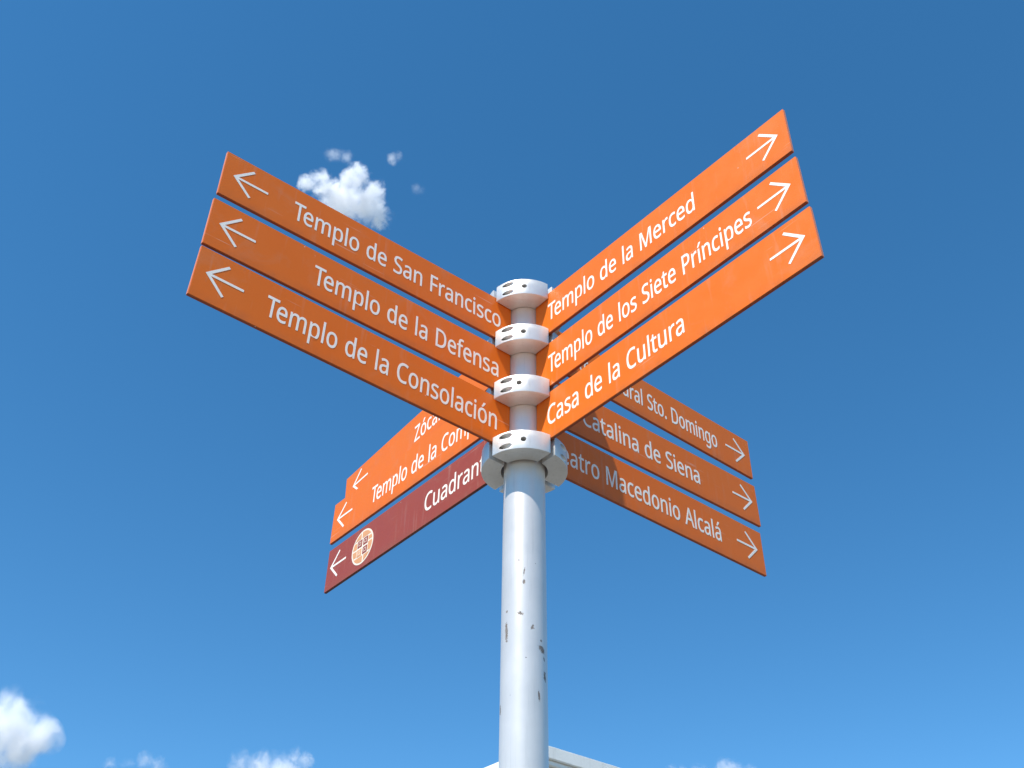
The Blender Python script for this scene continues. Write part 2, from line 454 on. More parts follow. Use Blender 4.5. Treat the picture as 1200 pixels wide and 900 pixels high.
# ------------------------------------------------------------------ lettering outlines (advance, then bezier points per stroke)
GLYPHS = {}
for line in '''. 215 58 24 58 43 58 63 63 77 72 85 82 93 93 97 107 97 121 97 132 93 142 85 152 77 157 63 157 43 157 24 152 10 142 2 132 -7 121 -11 107 -11 93 -11 82 -7 72 2 63 10
A 512 462 0 437 0 414 59 391 118 368 177 292 177 217 177 141 177 118 118 96 59 73 0 49 0 24 0 0 0 75 192 149 383 224 575 245 575 267 575 289 575 363 383 437 192 512 0 487 0|304 357 282 415 281 419 278 427 274 438 271 449 267 461 263 473 260 485 257 494 255 500 252 490 250 479 247 468 244 457 241 447 238 438 235 429 232 421 230 415 209 357 187 299 165 241 226 241 286 241 346 241 325 299
C 507 349 517 323 517 293 517 265 512 241 502 216 491 195 476 178 456 161 436 148 412 139 383 130 354 125 322 125 286 125 239 132 198 147 164 162 129 184 102 213 83 242 65 279 55 322 55 348 55 371 57 394 62 416 66 438 71 460 78 460 57 460 36 460 15 438 7 416 1 393 -2 371 -6 343 -8 312 -8 254 -8 205 4 166 28 127 52 98 86 78 131 59 175 49 227 49 287 49 330 55 370 67 406 79 442 97 473 120 499 143 525 172 545 206 559 240 574 280 581 324 581 353 581 382 578 409 572 436 566 461 558 482 547 472 527 463 506 453 486 435 494 416 501 394 508 372 514
D 585 536 353 536 292 536 228 525 174 501 131 477 87 443 55 399 33 354 11 300 0 237 0 184 0 131 0 78 0 78 191 78 382 78 573 137 573 195 573 254 573 312 573 362 562 404 540 446 519 479 488 502 446 525 405|460 214 460 289 460 340 452 382 435 415 418 447 394 471 361 487 329 503 290 511 244 511 213 511 181 511 150 511 150 361 150 211 150 62 176 62 202 62 228 62 305 62 363 81 402 119 441 157
F 416 150 81 150 0 126 0 102 0 78 0 78 191 78 382 78 573 184 573 291 573 398 573 398 551 398 530 398 509 315 509 233 509 150 509 150 442 150 374 150 306 227 306 305 306 383 306 383 285 383 264 383 243 305 243 227 243 150 243 150 162
M 727 350 0 330 0 268 167 205 335 142 502 141 502 140 502 139 502 140 491 141 478 142 461 142 445 143 426 144 407 144 387 144 368 144 347 144 231 144 116 144 0 122 0 100 0 78 0 78 191 78 382 78 573 113 573 149 573 184 573 243 416 302 260 361 103 362 103 363 103 364 103 424 260 484 416 544 573 579 573 614 573 650 573 650 382 650 191 650 0 626 0 602 0 578 0 578 117 578 235 578 352 578 371 578 389 579 408 580 426 580 444 581 460 582 476 583 490 584 501 583 501 582 501 581 501 517 334 453 167 390 0 370 0
P 485 179 573 229 573 304 573 359 558 393 528 427 499 444 458 444 404 444 381 440 358 433 336 425 315 412 295 395 278 377 261 353 248 324 238 295 228 258 223 216 223 194 223 172 223 150 223 150 149 150 74 150 0 126 0 102 0 78 0 78 191 78 382 78 573 128 573|274 511 223 511 199 511 174 511 150 511 150 435 150 360 150 285 169 285 188 285 208 285 244 285 274 289 298 296 322 304 340 316 352 334 364 351 370 373 370 401 370 438 358 465 334 484 311 502
S 440 403 183 403 153 403 119 394 90 378 66 361 42 337 24 307 11 276 -2 240 -8 198 -8 177 -8 156 -7 137 -5 117 -3 99 0 83 4 67 8 53 13 41 19 41 42 41 65 41 88 60 80 84 72 113 65 141 58 171 55 201 55 230 55 253 58 273 66 292 73 306 84 316 98 326 112 330 128 330 147 330 165 326 181 318 194 310 207 297 219 277 230 258 241 230 252 196 265 171 274 150 283 131 294 113 304 97 316 85 330 73 343 63 358 57 375 51 392 48 412 48 435 48 465 56 491 71 513 87 534 108 551 136 563 163 575 195 581 231 581 262 581 291 578 318 572 344 566 368 558 389 549 381 528 374 507 366 487 347 495 325 503 302 508 279 514 254 517 229 517 205 517 185 514 169 507 153 500 141 490 133 478 125 465 121 450 121 434 121 415 125 399 133 386 141 373 154 361 172 351 191 341 215 330 246 318 280 306 308 293 332 279 355 265 372 248 385 228 397 208
T 446 259 170 259 0 235 0 211 0 187 0 187 170 187 339 187 509 127 509 68 509 8 509 8 530 8 551 8 573 151 573 294 573 437 573 437 551 437 530 437 509 378 509 318 509 259 509 259 339
Z 459 427 21 427 0 295 0 163 0 30 0 30 18 30 36 30 55 131 206 231 357 332 508 235 508 137 508 40 508 40 530 40 551 40 573 167 573 293 573 419 573 419 554 419 536 419 518 319 367 218 215 118 64 221 64 324 64 427 64 427 43
a 450 203 437 231 437 283 437 322 426 347 403 372 380 385 343 385 293 385 195 385 98 385 0 368 0 351 0 334 0 329 20 325 41 320 61 319 61 318 61 317 61 304 45 292 32 279 22 266 12 251 4 234 -1 217 -6 196 -8 172 -8 147 -8 124 -3 103 6 82 15 66 29 55 48 43 67 37 91 37 119 37 162 54 195 87 219 121 242 173 254 243 257 267 257 292 258 316 259 316 268 316 276 316 285 316 321 308 345 293 359 277 373 255 380 227 380 204 380 183 377 163 370 142 363 123 356 106 347 99 365 91 383 84 400 103 410 125 419 151 426 176 433|273 209 252 208 198 206 161 197 141 182 120 167 110 146 110 119 110 95 117 77 132 66 147 55 165 49 188 49 225 49 255 59 279 79 303 99 315 130 315 172 315 184 315 197 315 210 294 209
c 385 265 -8 241 -8 203 -8 169 0 139 15 109 31 86 55 69 87 53 120 44 162 44 213 44 265 53 308 71 342 88 375 112 399 142 415 173 430 207 438 245 438 267 438 288 436 309 431 329 426 346 421 358 415 351 395 344 376 337 356 324 361 309 365 292 370 275 374 259 376 244 376 215 376 191 370 172 358 154 345 140 327 131 303 122 279 117 249 117 213 117 179 122 150 131 126 140 102 153 84 172 71 190 59 213 53 240 53 263 53 284 55 302 60 320 65 336 71 351 78 351 57 351 36 351 15 337 8 321 2 304 -2 286 -6
d 493 243 -8 221 -8 167 -8 124 11 92 48 60 85 44 140 44 214 44 288 60 344 93 381 125 419 168 438 221 438 244 438 263 435 280 429 296 424 311 416 323 407 335 397 346 386 354 374 356 374 358 374 359 374 359 381 358 392 356 405 355 419 354 430 354 438 354 495 354 552 354 609 378 609 401 609 425 609 425 406 425 203 425 0 406 0 387 0 368 0 365 19 361 38 358 58 357 58 356 58 354 58 346 45 335 34 323 24 311 15 296 7 279 1 263 -5|193 51 232 51 277 51 309 63 328 88 346 113 355 150 355 200 355 205 355 209 355 213 355 267 346 308 329 336 311 365 279 379 231 379 193 379 165 364 146 334 127 304 117 263 117 213 117 161 127 121 146 93 165 65
e 452 196 438 234 438 271 438 303 430 329 414 356 398 376 375 390 346 404 317 411 283 411 244 411 230 411 215 411 201 313 201 215 201 117 201 118 153 131 116 154 90 178 65 211 52 254 52 281 52 306 55 327 60 348 65 370 72 392 82 392 61 392 41 392 20 370 10 349 3 327 -1 306 -6 280 -8 251 -8 210 -8 174 0 143 17 112 33 88 58 70 91 53 124 44 164 44 212 44 259 52 299 68 333 84 366 106 392 134 411 163 429|257 380 233 380 200 380 173 369 154 348 134 326 122 296 119 257 192 257 265 257 338 257 338 282 334 303 326 322 319 340 308 354 292 364 277 375
f 276 266 393 266 375 230 375 194 375 158 375 158 250 158 125 158 0 134 0 111 0 87 0 87 125 87 250 87 375 62 375 37 375 12 375 12 386 12 397 12 408 37 416 62 424 87 432 87 441 87 449 87 457 87 494 93 524 104 547 115 570 131 587 152 597 172 608 198 613 227 613 244 613 260 612 274 609 288 606 300 603 310 599 304 581 298 562 292 544 283 546 273 549 262 552 251 554 240 556 228 556 204 556 187 548 175 532 164 516 158 492 158 458 158 449 158 439 158 430 194 430 230 430 266 430 266 412
g 493 165 438 221 438 249 438 274 433 297 422 320 411 339 395 355 373 357 373 358 373 359 373 362 392 366 411 369 430 388 430 406 430 425 430 425 284 425 138 425 -7 425 -48 418 -82 404 -109 390 -137 369 -158 341 -172 312 -186 276 -192 233 -192 202 -192 173 -190 147 -186 121 -181 98 -174 78 -165 78 -144 78 -122 78 -100 98 -111 122 -119 149 -125 176 -131 206 -134 237 -134 273 -134 302 -123 324 -101 345 -80 355 -50 355 -13 355 -7 355 -2 355 4 355 10 356 20 356 32 357 44 357 52 358 57 357 57 356 57 354 57 339 35 321 19 299 8 277 -3 251 -8 221 -8 166 -8 122 11 91 51 60 90 44 144 44 214 44 283 60 337 91 377 122 418|259 379 230 379 206 379 186 372 169 359 152 346 139 328 130 303 121 279 117 249 117 213 117 160 127 120 146 92 166 64 194 50 232 50 254 50 272 53 288 58 303 64 316 73 326 85 337 97 344 112 349 131 354 149 356 172 356 197 356 203 356 209 356 214 356 253 352 285 343 309 334 333 320 350 302 362 283 373
i 207 115 430 139 430 139 287 139 143 139 0 115 0 92 0 68 0 68 143 68 287 68 430 92 430|92 591 104 591 115 591 124 587 133 580 141 573 145 562 145 546 145 531 141 520 133 512 124 505 115 501 104 501 92 501 83 505 75 512 67 520 63 531 63 546 63 562 67 573 75 580 83 587
l 207 139 203 139 0 115 0 92 0 68 0 68 203 68 406 68 609 92 609 115 609 139 609 139 406
m 750 512 438 540 438 588 438 625 425 649 401 673 376 685 335 685 280 685 187 685 93 685 0 662 0 638 0 615 0 615 92 615 184 615 277 615 310 608 336 594 353 580 370 558 379 528 379 486 379 456 366 438 342 420 318 411 283 411 237 411 158 411 79 411 0 388 0 365 0 342 0 342 92 342 184 342 277 342 299 338 318 332 333 326 348 316 360 303 367 290 375 274 379 253 379 225 379 202 372 185 360 169 348 157 331 150 308 142 285 139 257 139 223 139 149 139 74 139 0 115 0 92 0 68 0 68 143 68 287 68 430 87 430 106 430 125 430 129 410 132 391 136 371 137 371 138 371 140 371 149 386 160 399 173 409 186 418 200 426 217 431 233 435 249 438 266 438 299 438 327 432 349 420 371 408 388 390 398 366 399 366 400 366 402 366 416 390 436 408 461 420 486 432
n 496 257 438 275 438 326 438 365 425 391 401 418 376 431 335 431 280 431 187 431 93 431 0 407 0 384 0 361 0 361 92 361 183 361 275 361 310 353 336 338 353 322 370 298 379 265 379 217 379 184 365 166 338 148 312 139 273 139 223 139 149 139 74 139 0 115 0 92 0 68 0 68 143 68 287 68 430 87 430 106 430 125 430 129 410 132 391 136 371 137 371 138 371 140 371 149 386 161 399 175 409 189 418 205 426 222 431 239 435
o 485 442 263 442 216 442 180 437 148 428 121 418 93 405 70 388 51 370 31 349 17 324 7 300 -3 272 -8 241 -8 213 -8 187 -3 163 7 139 17 118 31 100 51 83 70 69 93 59 121 49 148 44 180 44 216 44 263 52 304 68 336 84 369 107 394 137 412 167 429 203 438 244 438 283 438 317 429 347 412 377 394 400 369 417 336 433 304|117 267 117 216 117 182 121 153 130 128 139 103 153 84 172 71 190 57 214 51 243 51 272 51 296 57 314 71 333 84 347 103 356 128 364 153 369 182 369 216 369 250 364 279 355 303 346 327 332 346 314 359 296 372 272 379 242 379 198 379 167 364 147 335 127 306
p 493 250 438 273 438 326 438 368 419 401 383 433 346 449 290 449 216 449 167 442 126 427 93 412 59 392 34 365 17 339 0 308 -8 272 -8 250 -8 230 -5 213 1 196 7 182 14 170 24 158 33 147 43 139 55 137 55 136 55 134 55 135 45 136 34 137 20 138 6 139 -6 139 -16 139 -75 139 -134 139 -192 115 -192 92 -192 68 -192 68 15 68 222 68 430 87 430 107 430 126 430 129 410 132 391 136 371 137 371 138 371 139 371 147 384 158 395 170 405 182 415 196 423 213 429 230 435|299 379 260 379 231 379 208 373 190 362 172 351 160 335 152 313 144 291 139 263 139 229 139 225 139 220 139 216 139 180 142 150 150 126 157 101 170 83 188 70 206 57 230 51 261 51 288 51 309 58 326 72 343 87 355 106 364 131 372 156 376 184 376 217 376 266 367 305 348 334 329 364
r 331 249 438 269 438 277 438 285 437 295 437 304 436 312 435 319 433 316 411 313 390 310 368 303 370 296 371 287 372 279 373 271 374 264 374 247 374 231 370 217 363 202 356 188 347 176 334 165 321 155 306 149 289 142 271 139 251 139 229 139 153 139 76 139 0 115 0 92 0 68 0 68 143 68 287 68 430 87 430 107 430 126 430 129 404 131 377 134 351 135 351 136 351 137 351 146 367 157 382 170 395 183 408 198 418 214 426 231 434
s 384 348 142 348 119 348 91 341 68 327 49 313 30 294 16 268 6 242 -3 212 -8 176 -8 146 -8 121 -6 99 -1 77 4 58 11 42 19 42 41 42 62 42 83 59 75 80 67 104 60 128 53 153 49 178 49 214 49 240 55 256 66 272 78 280 93 280 112 280 123 277 133 271 141 265 150 255 158 239 167 224 175 202 185 174 196 146 206 122 217 103 228 83 238 68 251 57 266 46 281 41 300 41 324 41 360 56 388 85 408 115 428 154 438 202 438 228 438 253 435 275 430 298 425 319 418 339 409 331 390 323 372 315 353 297 360 278 367 258 372 238 377 218 380 197 380 168 380 146 375 131 366 116 357 108 344 108 328 108 316 112 306 119 298 126 290 137 282 154 274 170 266 191 256 219 246 246 236 269 226 289 215 308 204 323 191 333 176 343 161
t 289 192 50 212 50 222 50 233 51 245 53 256 54 265 56 272 59 272 41 272 23 272 5 264 1 254 -2 240 -4 226 -7 213 -8 200 -8 177 -8 157 -4 138 4 119 11 103 25 91 44 80 63 74 90 74 125 74 209 74 292 74 375 53 375 33 375 13 375 13 387 13 398 13 409 33 418 54 428 75 437 84 468 93 498 103 528 117 528 130 528 144 528 144 496 144 463 144 430 186 430 227 430 269 430 269 412 269 393 269 375 227 375 186 375 144 375 144 292 144 210 144 127 144 101 151 81 163 69 176 56
u 496 404 430 427 430 427 287 427 143 427 0 408 0 389 0 370 0 366 19 363 38 359 57 358 57 357 57 356 57 347 42 335 30 321 20 306 10 291 3 273 -1 256 -6 238 -8 220 -8 186 -8 157 -3 134 8 110 19 93 36 81 59 69 82 63 112 63 148 63 242 63 336 63 430 87 430 111 430 135 430 135 338 135 245 135 153 135 119 142 93 158 76 173 59 198 51 230 51 262 51 287 57 306 69 324 81 337 98 345 121 353 145 357 173 357 206 357 281 357 355 357 430 380 430
á 450 203 437 231 437 283 437 322 426 347 403 372 380 385 343 385 293 385 195 385 98 385 0 368 0 351 0 334 0 329 20 325 41 320 61 319 61 318 61 317 61 304 45 292 32 279 22 266 12 251 4 234 -1 217 -6 196 -8 172 -8 147 -8 124 -3 103 6 82 15 66 29 55 48 43 67 37 91 37 119 37 162 54 195 87 219 121 242 173 254 243 257 267 257 292 258 316 259 316 268 316 276 316 285 316 321 308 345 293 359 277 373 255 380 227 380 204 380 183 377 163 370 142 363 123 356 106 347 99 365 91 383 84 400 103 410 125 419 151 426 176 433|273 209 252 208 198 206 161 197 141 182 120 167 110 146 110 119 110 95 117 77 132 66 147 55 165 49 188 49 225 49 255 59 279 79 303 99 315 130 315 172 315 184 315 197 315 210 294 209|344 609 344 606 339 599 332 590 323 579 314 568 304 557 293 546 282 534 271 523 260 513 249 502 239 493 229 486 214 486 198 486 183 486 183 489 183 492 183 496 191 506 200 518 209 532 218 546 227 560 237 575 246 589 253 603 259 614 287 614 316 614 344 614 344 612
í 207 139 143 139 0 115 0 92 0 68 0 68 143 68 287 68 430 92 430 115 430 139 430 139 287|222 609 222 606 217 599 210 590 201 579 192 568 182 557 171 546 160 534 149 523 138 513 127 502 117 493 107 486 92 486 76 486 61 486 61 489 61 492 61 496 69 506 78 518 87 532 96 546 106 560 115 575 124 589 131 603 137 614 165 614 194 614 222 614 222 612
ñ 496 257 438 275 438 326 438 365 425 391 401 418 376 431 335 431 280 431 187 431 93 431 0 407 0 384 0 361 0 361 92 361 183 361 275 361 310 353 336 338 353 322 370 298 379 265 379 217 379 184 365 166 338 148 312 139 273 139 223 139 149 139 74 139 0 115 0 92 0 68 0 68 143 68 287 68 430 87 430 106 430 125 430 129 410 132 391 136 371 137 371 138 371 140 371 149 386 161 399 175 409 189 418 205 426 222 431 239 435|115 486 101 486 103 502 106 516 110 529 115 541 121 552 128 561 136 570 145 577 155 581 165 586 176 589 189 589 201 589 212 586 223 582 234 577 245 572 255 566 265 560 275 554 284 550 294 545 303 543 311 543 323 543 333 547 340 555 346 562 352 574 355 589 369 589 382 589 395 589 392 558 383 534 368 515 353 496 333 487 308 487 297 487 286 489 275 494 264 498 254 503 243 510 233 516 223 521 214 526 204 530 195 532 186 532 173 532 164 529 157 521 151 513 146 501 142 486 128 486
ó 485 442 263 442 216 442 180 437 148 428 121 418 93 405 70 388 51 370 31 349 17 324 7 300 -3 272 -8 241 -8 213 -8 187 -3 163 7 139 17 118 31 100 51 83 70 69 93 59 121 49 148 44 180 44 216 44 263 52 304 68 336 84 369 107 394 137 412 167 429 203 438 244 438 283 438 317 429 347 412 377 394 400 369 417 336 433 304|117 267 117 216 117 182 121 153 130 128 139 103 153 84 172 71 190 57 214 51 243 51 272 51 296 57 314 71 333 84 347 103 356 128 364 153 369 182 369 216 369 250 364 279 355 303 346 327 332 346 314 359 296 372 272 379 242 379 198 379 167 364 147 335 127 306|362 609 362 606 357 599 350 590 341 579 332 568 322 557 311 546 300 534 289 523 278 513 267 502 257 493 247 486 231 486 216 486 200 486 200 489 200 492 200 496 209 506 217 518 227 532 236 546 245 560 254 575 263 589 271 603 277 614 305 614 333 614 362 614 362 612'''.split('\n'):
    ch, adv, rest = line.split(' ', 2)
    GLYPHS[ch] = (int(adv), [[int(v) for v in s.split()] for s in rest.split('|')])
KERN = {'Te': -0.075, 'Al': 0.0, 'o.': 0.0}
CAP, XS, WEIGHT = 0.0600, 0.688, 0.0065

_polys = {}
def glyph_polys(ch):
    """outline polygons of a letter, emboldened by WEIGHT on every side"""
    if ch in _polys: return _polys[ch]
    out = []
    for st in GLYPHS[ch][1]:
        n = len(st) // 6; pts = []
        for k in range(n):
            a, b = st[k * 6:k * 6 + 6], st[(k + 1) % n * 6:(k + 1) % n * 6 + 6]
            p0, p1, p2, p3 = Vector(a[2:4]), Vector(a[4:6]), Vector(b[0:2]), Vector(b[2:4])
            d = p3 - p0
            straight = d.length < 1 or (abs((p1 - p0).cross(d)) + abs((p3 - p2).cross(d))) / d.length < 3
            N = 1 if straight else 4
            for j in range(N):
                u = j / N
                pts.append((p0 * (1 - u) ** 3 + p1 * 3 * u * (1 - u) ** 2 + p2 * 3 * u * u * (1 - u) + p3 * u ** 3) / 1000)
        cl = []
        for p in pts:
            if not cl or (p - cl[-1]).length > 0.004: cl.append(p)
        if (cl[0] - cl[-1]).length < 0.004: cl.pop()
        out.append(cl)
    area = lambda c: sum(c[i - 1].cross(c[i]) for i in range(len(c))) / 2
    big = max(out, key=lambda c: abs(area(c)))
    sg = 1 if area(big) > 0 else -1
    res = []
    for c in out:
        n = len(c); o = []
        for i in range(n):
            e0 = (c[i] - c[i - 1]).normalized(); e1 = (c[(i + 1) % n] - c[i]).normalized()
            n0 = Vector((e0.y, -e0.x)) * sg; n1 = Vector((e1.y, -e1.x)) * sg
            mv = n0 + n1
            if mv.length < 0.3: o.append(c[i] + n0 * WEIGHT); continue
            mv.normalize(); k = min(1.6, 1 / max(0.3, mv.dot(n0)))
            o.append(c[i] + mv * WEIGHT * k)
        res.append(o)
    _polys[ch] = res
    return res

def text_width(s):
    x = 0.0
    for i, ch in enumerate(s):
        x += 0.26 if ch == ' ' else GLYPHS[ch][0] / 1000.0
        x += KERN.get(s[i:i + 2], 0.0)
    return x

def lettering(s, x0, x1, anchor, z0, y, parent, mat, span=None):
    """flat letters on the panel face; x runs along the reading direction"""
    em = CAP / 0.575
    w = text_width(s)
    xs = em * XS if span is None else span / w
    start = x0 if anchor == 'l' else x1 - w * xs
    cu = bpy.data.curves.new('lettering', 'CURVE'); cu.dimensions = '2D'; cu.fill_mode = 'BOTH'
    x = 0.0
    for i, ch in enumerate(s):
        if ch == ' ': x += 0.26; continue
        for poly in glyph_polys(ch):
            sp_ = cu.splines.new('POLY'); sp_.points.add(len(poly) - 1); sp_.use_cyclic_u = True
            for k, p in enumerate(poly): sp_.points[k].co = (x + p.x, p.y, 0, 1)
        x += GLYPHS[ch][0] / 1000.0 + KERN.get(s[i:i + 2], 0.0)
    cu.extrude = 0.0025
    o = link('lettering_curve', cu)
    dg = bpy.context.evaluated_depsgraph_get()
    me = bpy.data.meshes.new_from_object(o.evaluated_get(dg)); me.name = 'lettering'
    bpy.data.objects.remove(o)
    for v in me.vertices:
        v.co = Vector((start + v.co.x * xs, y + (v.co.z + 0.0025) * -0.06, z0 + v.co.y * em))
    me.materials.clear(); me.materials.append(mat)
    for p in me.polygons: p.use_smooth = False
    return link('lettering', me, parent)

def add_bar(bm, p, q, w, y0, y1):
    p, q = Vector(p), Vector(q); d = (q - p).normalized(); n = Vector((-d.y, d.x)) * (w / 2); 
    pts = [p + n, p - n, q - n, q + n]
    M = Matrix(((1, 0, 0, 0), (0, 0, -1, 0), (0, 1, 0, 0), (0, 0, 0, 1)))
    add_prism(bm, [tuple(v) for v in pts], -y1, -y0, M)

def arrow(tip, s, zc, y, parent, mat):
    """s = +1 points along +x; one flat arrow of shaft and two barbs"""
    bm = bmesh.new(); w = 0.0068
    t = Vector((tip, zc))
    add_prism_pts = []
    # outline of the whole arrow as one polygon: shaft end, inner corners, barb ends, mitred tip
    b = 0.0445; up = 0.0455; k = w / math.sqrt(2)
    half = w / 2
    u = Vector((-b, up)).normalized(); nu = Vector((up, b)).normalized()
    v_ = Vector((-b, -up)).normalized()
    o_tip = Vector((0.0052, 0)); i_tip = Vector((-0.0052, 0))
    ue, ve = Vector((-b, up)), Vector((-b, -up))
    nv = Vector((up, -b)).normalized()
    pts = [o_tip, ue + nu * half, ue - nu * half]
    # inner corner of upper barb meets shaft top
    ti = (half - (i_tip.y)) / u.y
    pts.append(i_tip + u * ti); pts.append(Vector((-0.088, half))); pts.append(Vector((-0.088, -half)))
    pts.append(i_tip + v_ * ti); pts += [ve - nv * half, ve + nv * half]
    poly = [(tip + s * (p.x - 0.0052), zc + p.y) for p in pts]
    M = Matrix(((1, 0, 0, 0), (0, 0, -1, 0), (0, 1, 0, 0), (0, 0, 0, 1)))
    add_prism(bm, poly, -y, -y + 0.0004, M)
    bm.normal_update(); bmesh.ops.triangulate(bm, faces=[f for f in bm.faces if len(f.verts) > 4])
    return from_bm('arrow', bm, [mat], parent)

def emblem(cx, cz, y, parent):
    """round town-plan mark: cream ring and streets, tan blocks, four squares in the middle"""
    Rr = 0.0595
    M = Matrix(((1, 0, 0, 0), (0, 0, -1, 0), (0, 1, 0, 0), (0, 0, 0, 1)))
    bm = bmesh.new()
    add_prism(bm, [(cx + Rr * math.cos(2 * math.pi * i / 64), cz + Rr * math.sin(2 * math.pi * i / 64)) for i in range(64)], -y, -y + 0.0003, M)
    disc = from_bm('emblem', bm, [M_CREAM], parent)
    # tan street blocks between the cream streets, clipped to the inner circle
    rin = Rr * 0.90
    cell = Rr * 0.43; lane = Rr * 0.10
    def clip(pts):
        out = []
        n = 24
        # clip polygon by circle through dense sampling
        dense = []
        for i in range(len(pts)):
            a, b = Vector(pts[i]), Vector(pts[(i + 1) % len(pts)])
            for k in range(n): dense.append(a + (b - a) * k / n)
        for p in dense:
            if p.length > rin: p = p * (rin / p.length)
            out.append((cx + p.x, cz + p.y))
        res = []
        for p in out:
            if not res or (Vector(p) - Vector(res[-1])).length > 2e-4: res.append(p)
        return res
    bm = bmesh.new()
    g = lane / 2
    E = cell + lane / 2
    F = rin * 1.05
    blocks = [[(-F, E + g), (-cell * .45, E + g), (-cell * .45, F), (-F, F)], [(-cell * .45 + lane, E + g), (F, E + g), (F, F), (-cell * .45 + lane, F)],
              [(-F, -F), (cell * .2, -F), (cell * .2, -E - g), (-F, -E - g)], [(cell * .2 + lane, -F), (F, -F), (F, -E - g), (cell * .2 + lane, -E - g)],
              [(-F, -E + g), (-E - g, -E + g), (-E - g, -g), (-F, -g)], [(-F, g), (-E - g, g), (-E - g, E - g), (-F, E - g)],
              [(E + g, -E + g), (F, -E + g), (F, cell * .2), (E + g, cell * .2)], [(E + g, cell * .2 + lane), (F, cell * .2 + lane), (F, E - g), (E + g, E - g)]]
    for bl in blocks:
        p = clip(bl)
        if len(p) > 3:
            try: add_prism(bm, p, -y + 0.0001, -y + 0.0006, M)
            except ValueError: pass
    bm.normal_update(); bmesh.ops.triangulate(bm, faces=[f for f in bm.faces if len(f.verts) > 4])
    from_bm('street_blocks', bm, [M_TAN], parent)
    for k, (sx, sz) in enumerate(((-1, 1), (1, 1), (1, -1), (-1, -1))):
        bm = bmesh.new(); x, z = cx + sx * (g + cell / 2), cz + sz * (g + cell / 2); h = cell / 2 * 0.96
        add_prism(bm, [(x - h, z - h), (x + h, z - h), (x + h, z + h), (x - h, z + h)], -y + 0.0001, -y + 0.0009, M)
        o = from_bm('centre_square', bm, [M_MAROON if k != 3 else M_TAN], parent)
        bm = bmesh.new(); h2 = h * 0.52; t_ = h * 0.14
        for lo, hi in (((x - h2, z - h2), (x - h2 + t_, z + h2)), ((x + h2 - t_, z - h2), (x + h2, z + h2)), ((x - h2 + t_, z + h2 - t_), (x + h2 - t_, z + h2)), ((x - h2 + t_, z - h2), (x + h2 - t_, z - h2 + t_))):
            add_prism(bm, [lo, (hi[0], lo[1]), hi, (lo[0], hi[1])], -y + 0.0007, -y + 0.0012, M)
        from_bm('square_outline', bm, [M_CREAM], parent)

# stack: bearing, lengths, centre height, tilt, text
TILT = [[-0.02, -0.0109, 0.0087], [-0.0216, -0.0068, -0.0065], [-0.066, 0.0125, 0.0017], [-0.0189, 0.0048, -0.0113]]
ZC = [[0.4798, 0.3009, 0.1246], [0.4846, 0.2969, 0.1285], [0.4712, 0.2927, 0.1251], [0.4896, 0.2881, 0.1258]]
LEN = [[0.9375, 0.9387, 0.9377], [0.9346, 0.9369, 0.9402], [0.9575, 0.9788, 0.9738], [0.9572, 0.9559, 0.9448]]
BEAR = [A_L, A_R, A_R + math.pi, A_L + math.pi]
TEXT = [[('Templo de San Francisco', .745, .089), ('Templo de la Defensa', .662, .091), ('Templo de la Consolación', .762, .092)],
        [('Templo de la Merced', .106, .654), ('Templo de los Siete Príncipes', .104, .799), ('Casa de la Cultura', .095, .574)],
        [('Zócalo', .548, None), ('Templo de la Compañía', .745, None), ('Cuadrante', .443, .125)],
        [('Centro Cultural Sto. Domingo', .798-0.685, .798), ('Sta. Catalina de Siena', .691-0.608, .691), ('Teatro Macedonio Alcalá', .757-0.662, .757)]]
TIP = [[.911, .913, .913], [.909, .911, .915], [.911, .952, .954], [.931, .931, .918]]
TH, PH, R0 = 0.0092, 0.150, 0.0532
CORNER = ['front left', 'front right', 'rear left', 'rear right']
ORDER = ['top', 'middle', 'bottom']
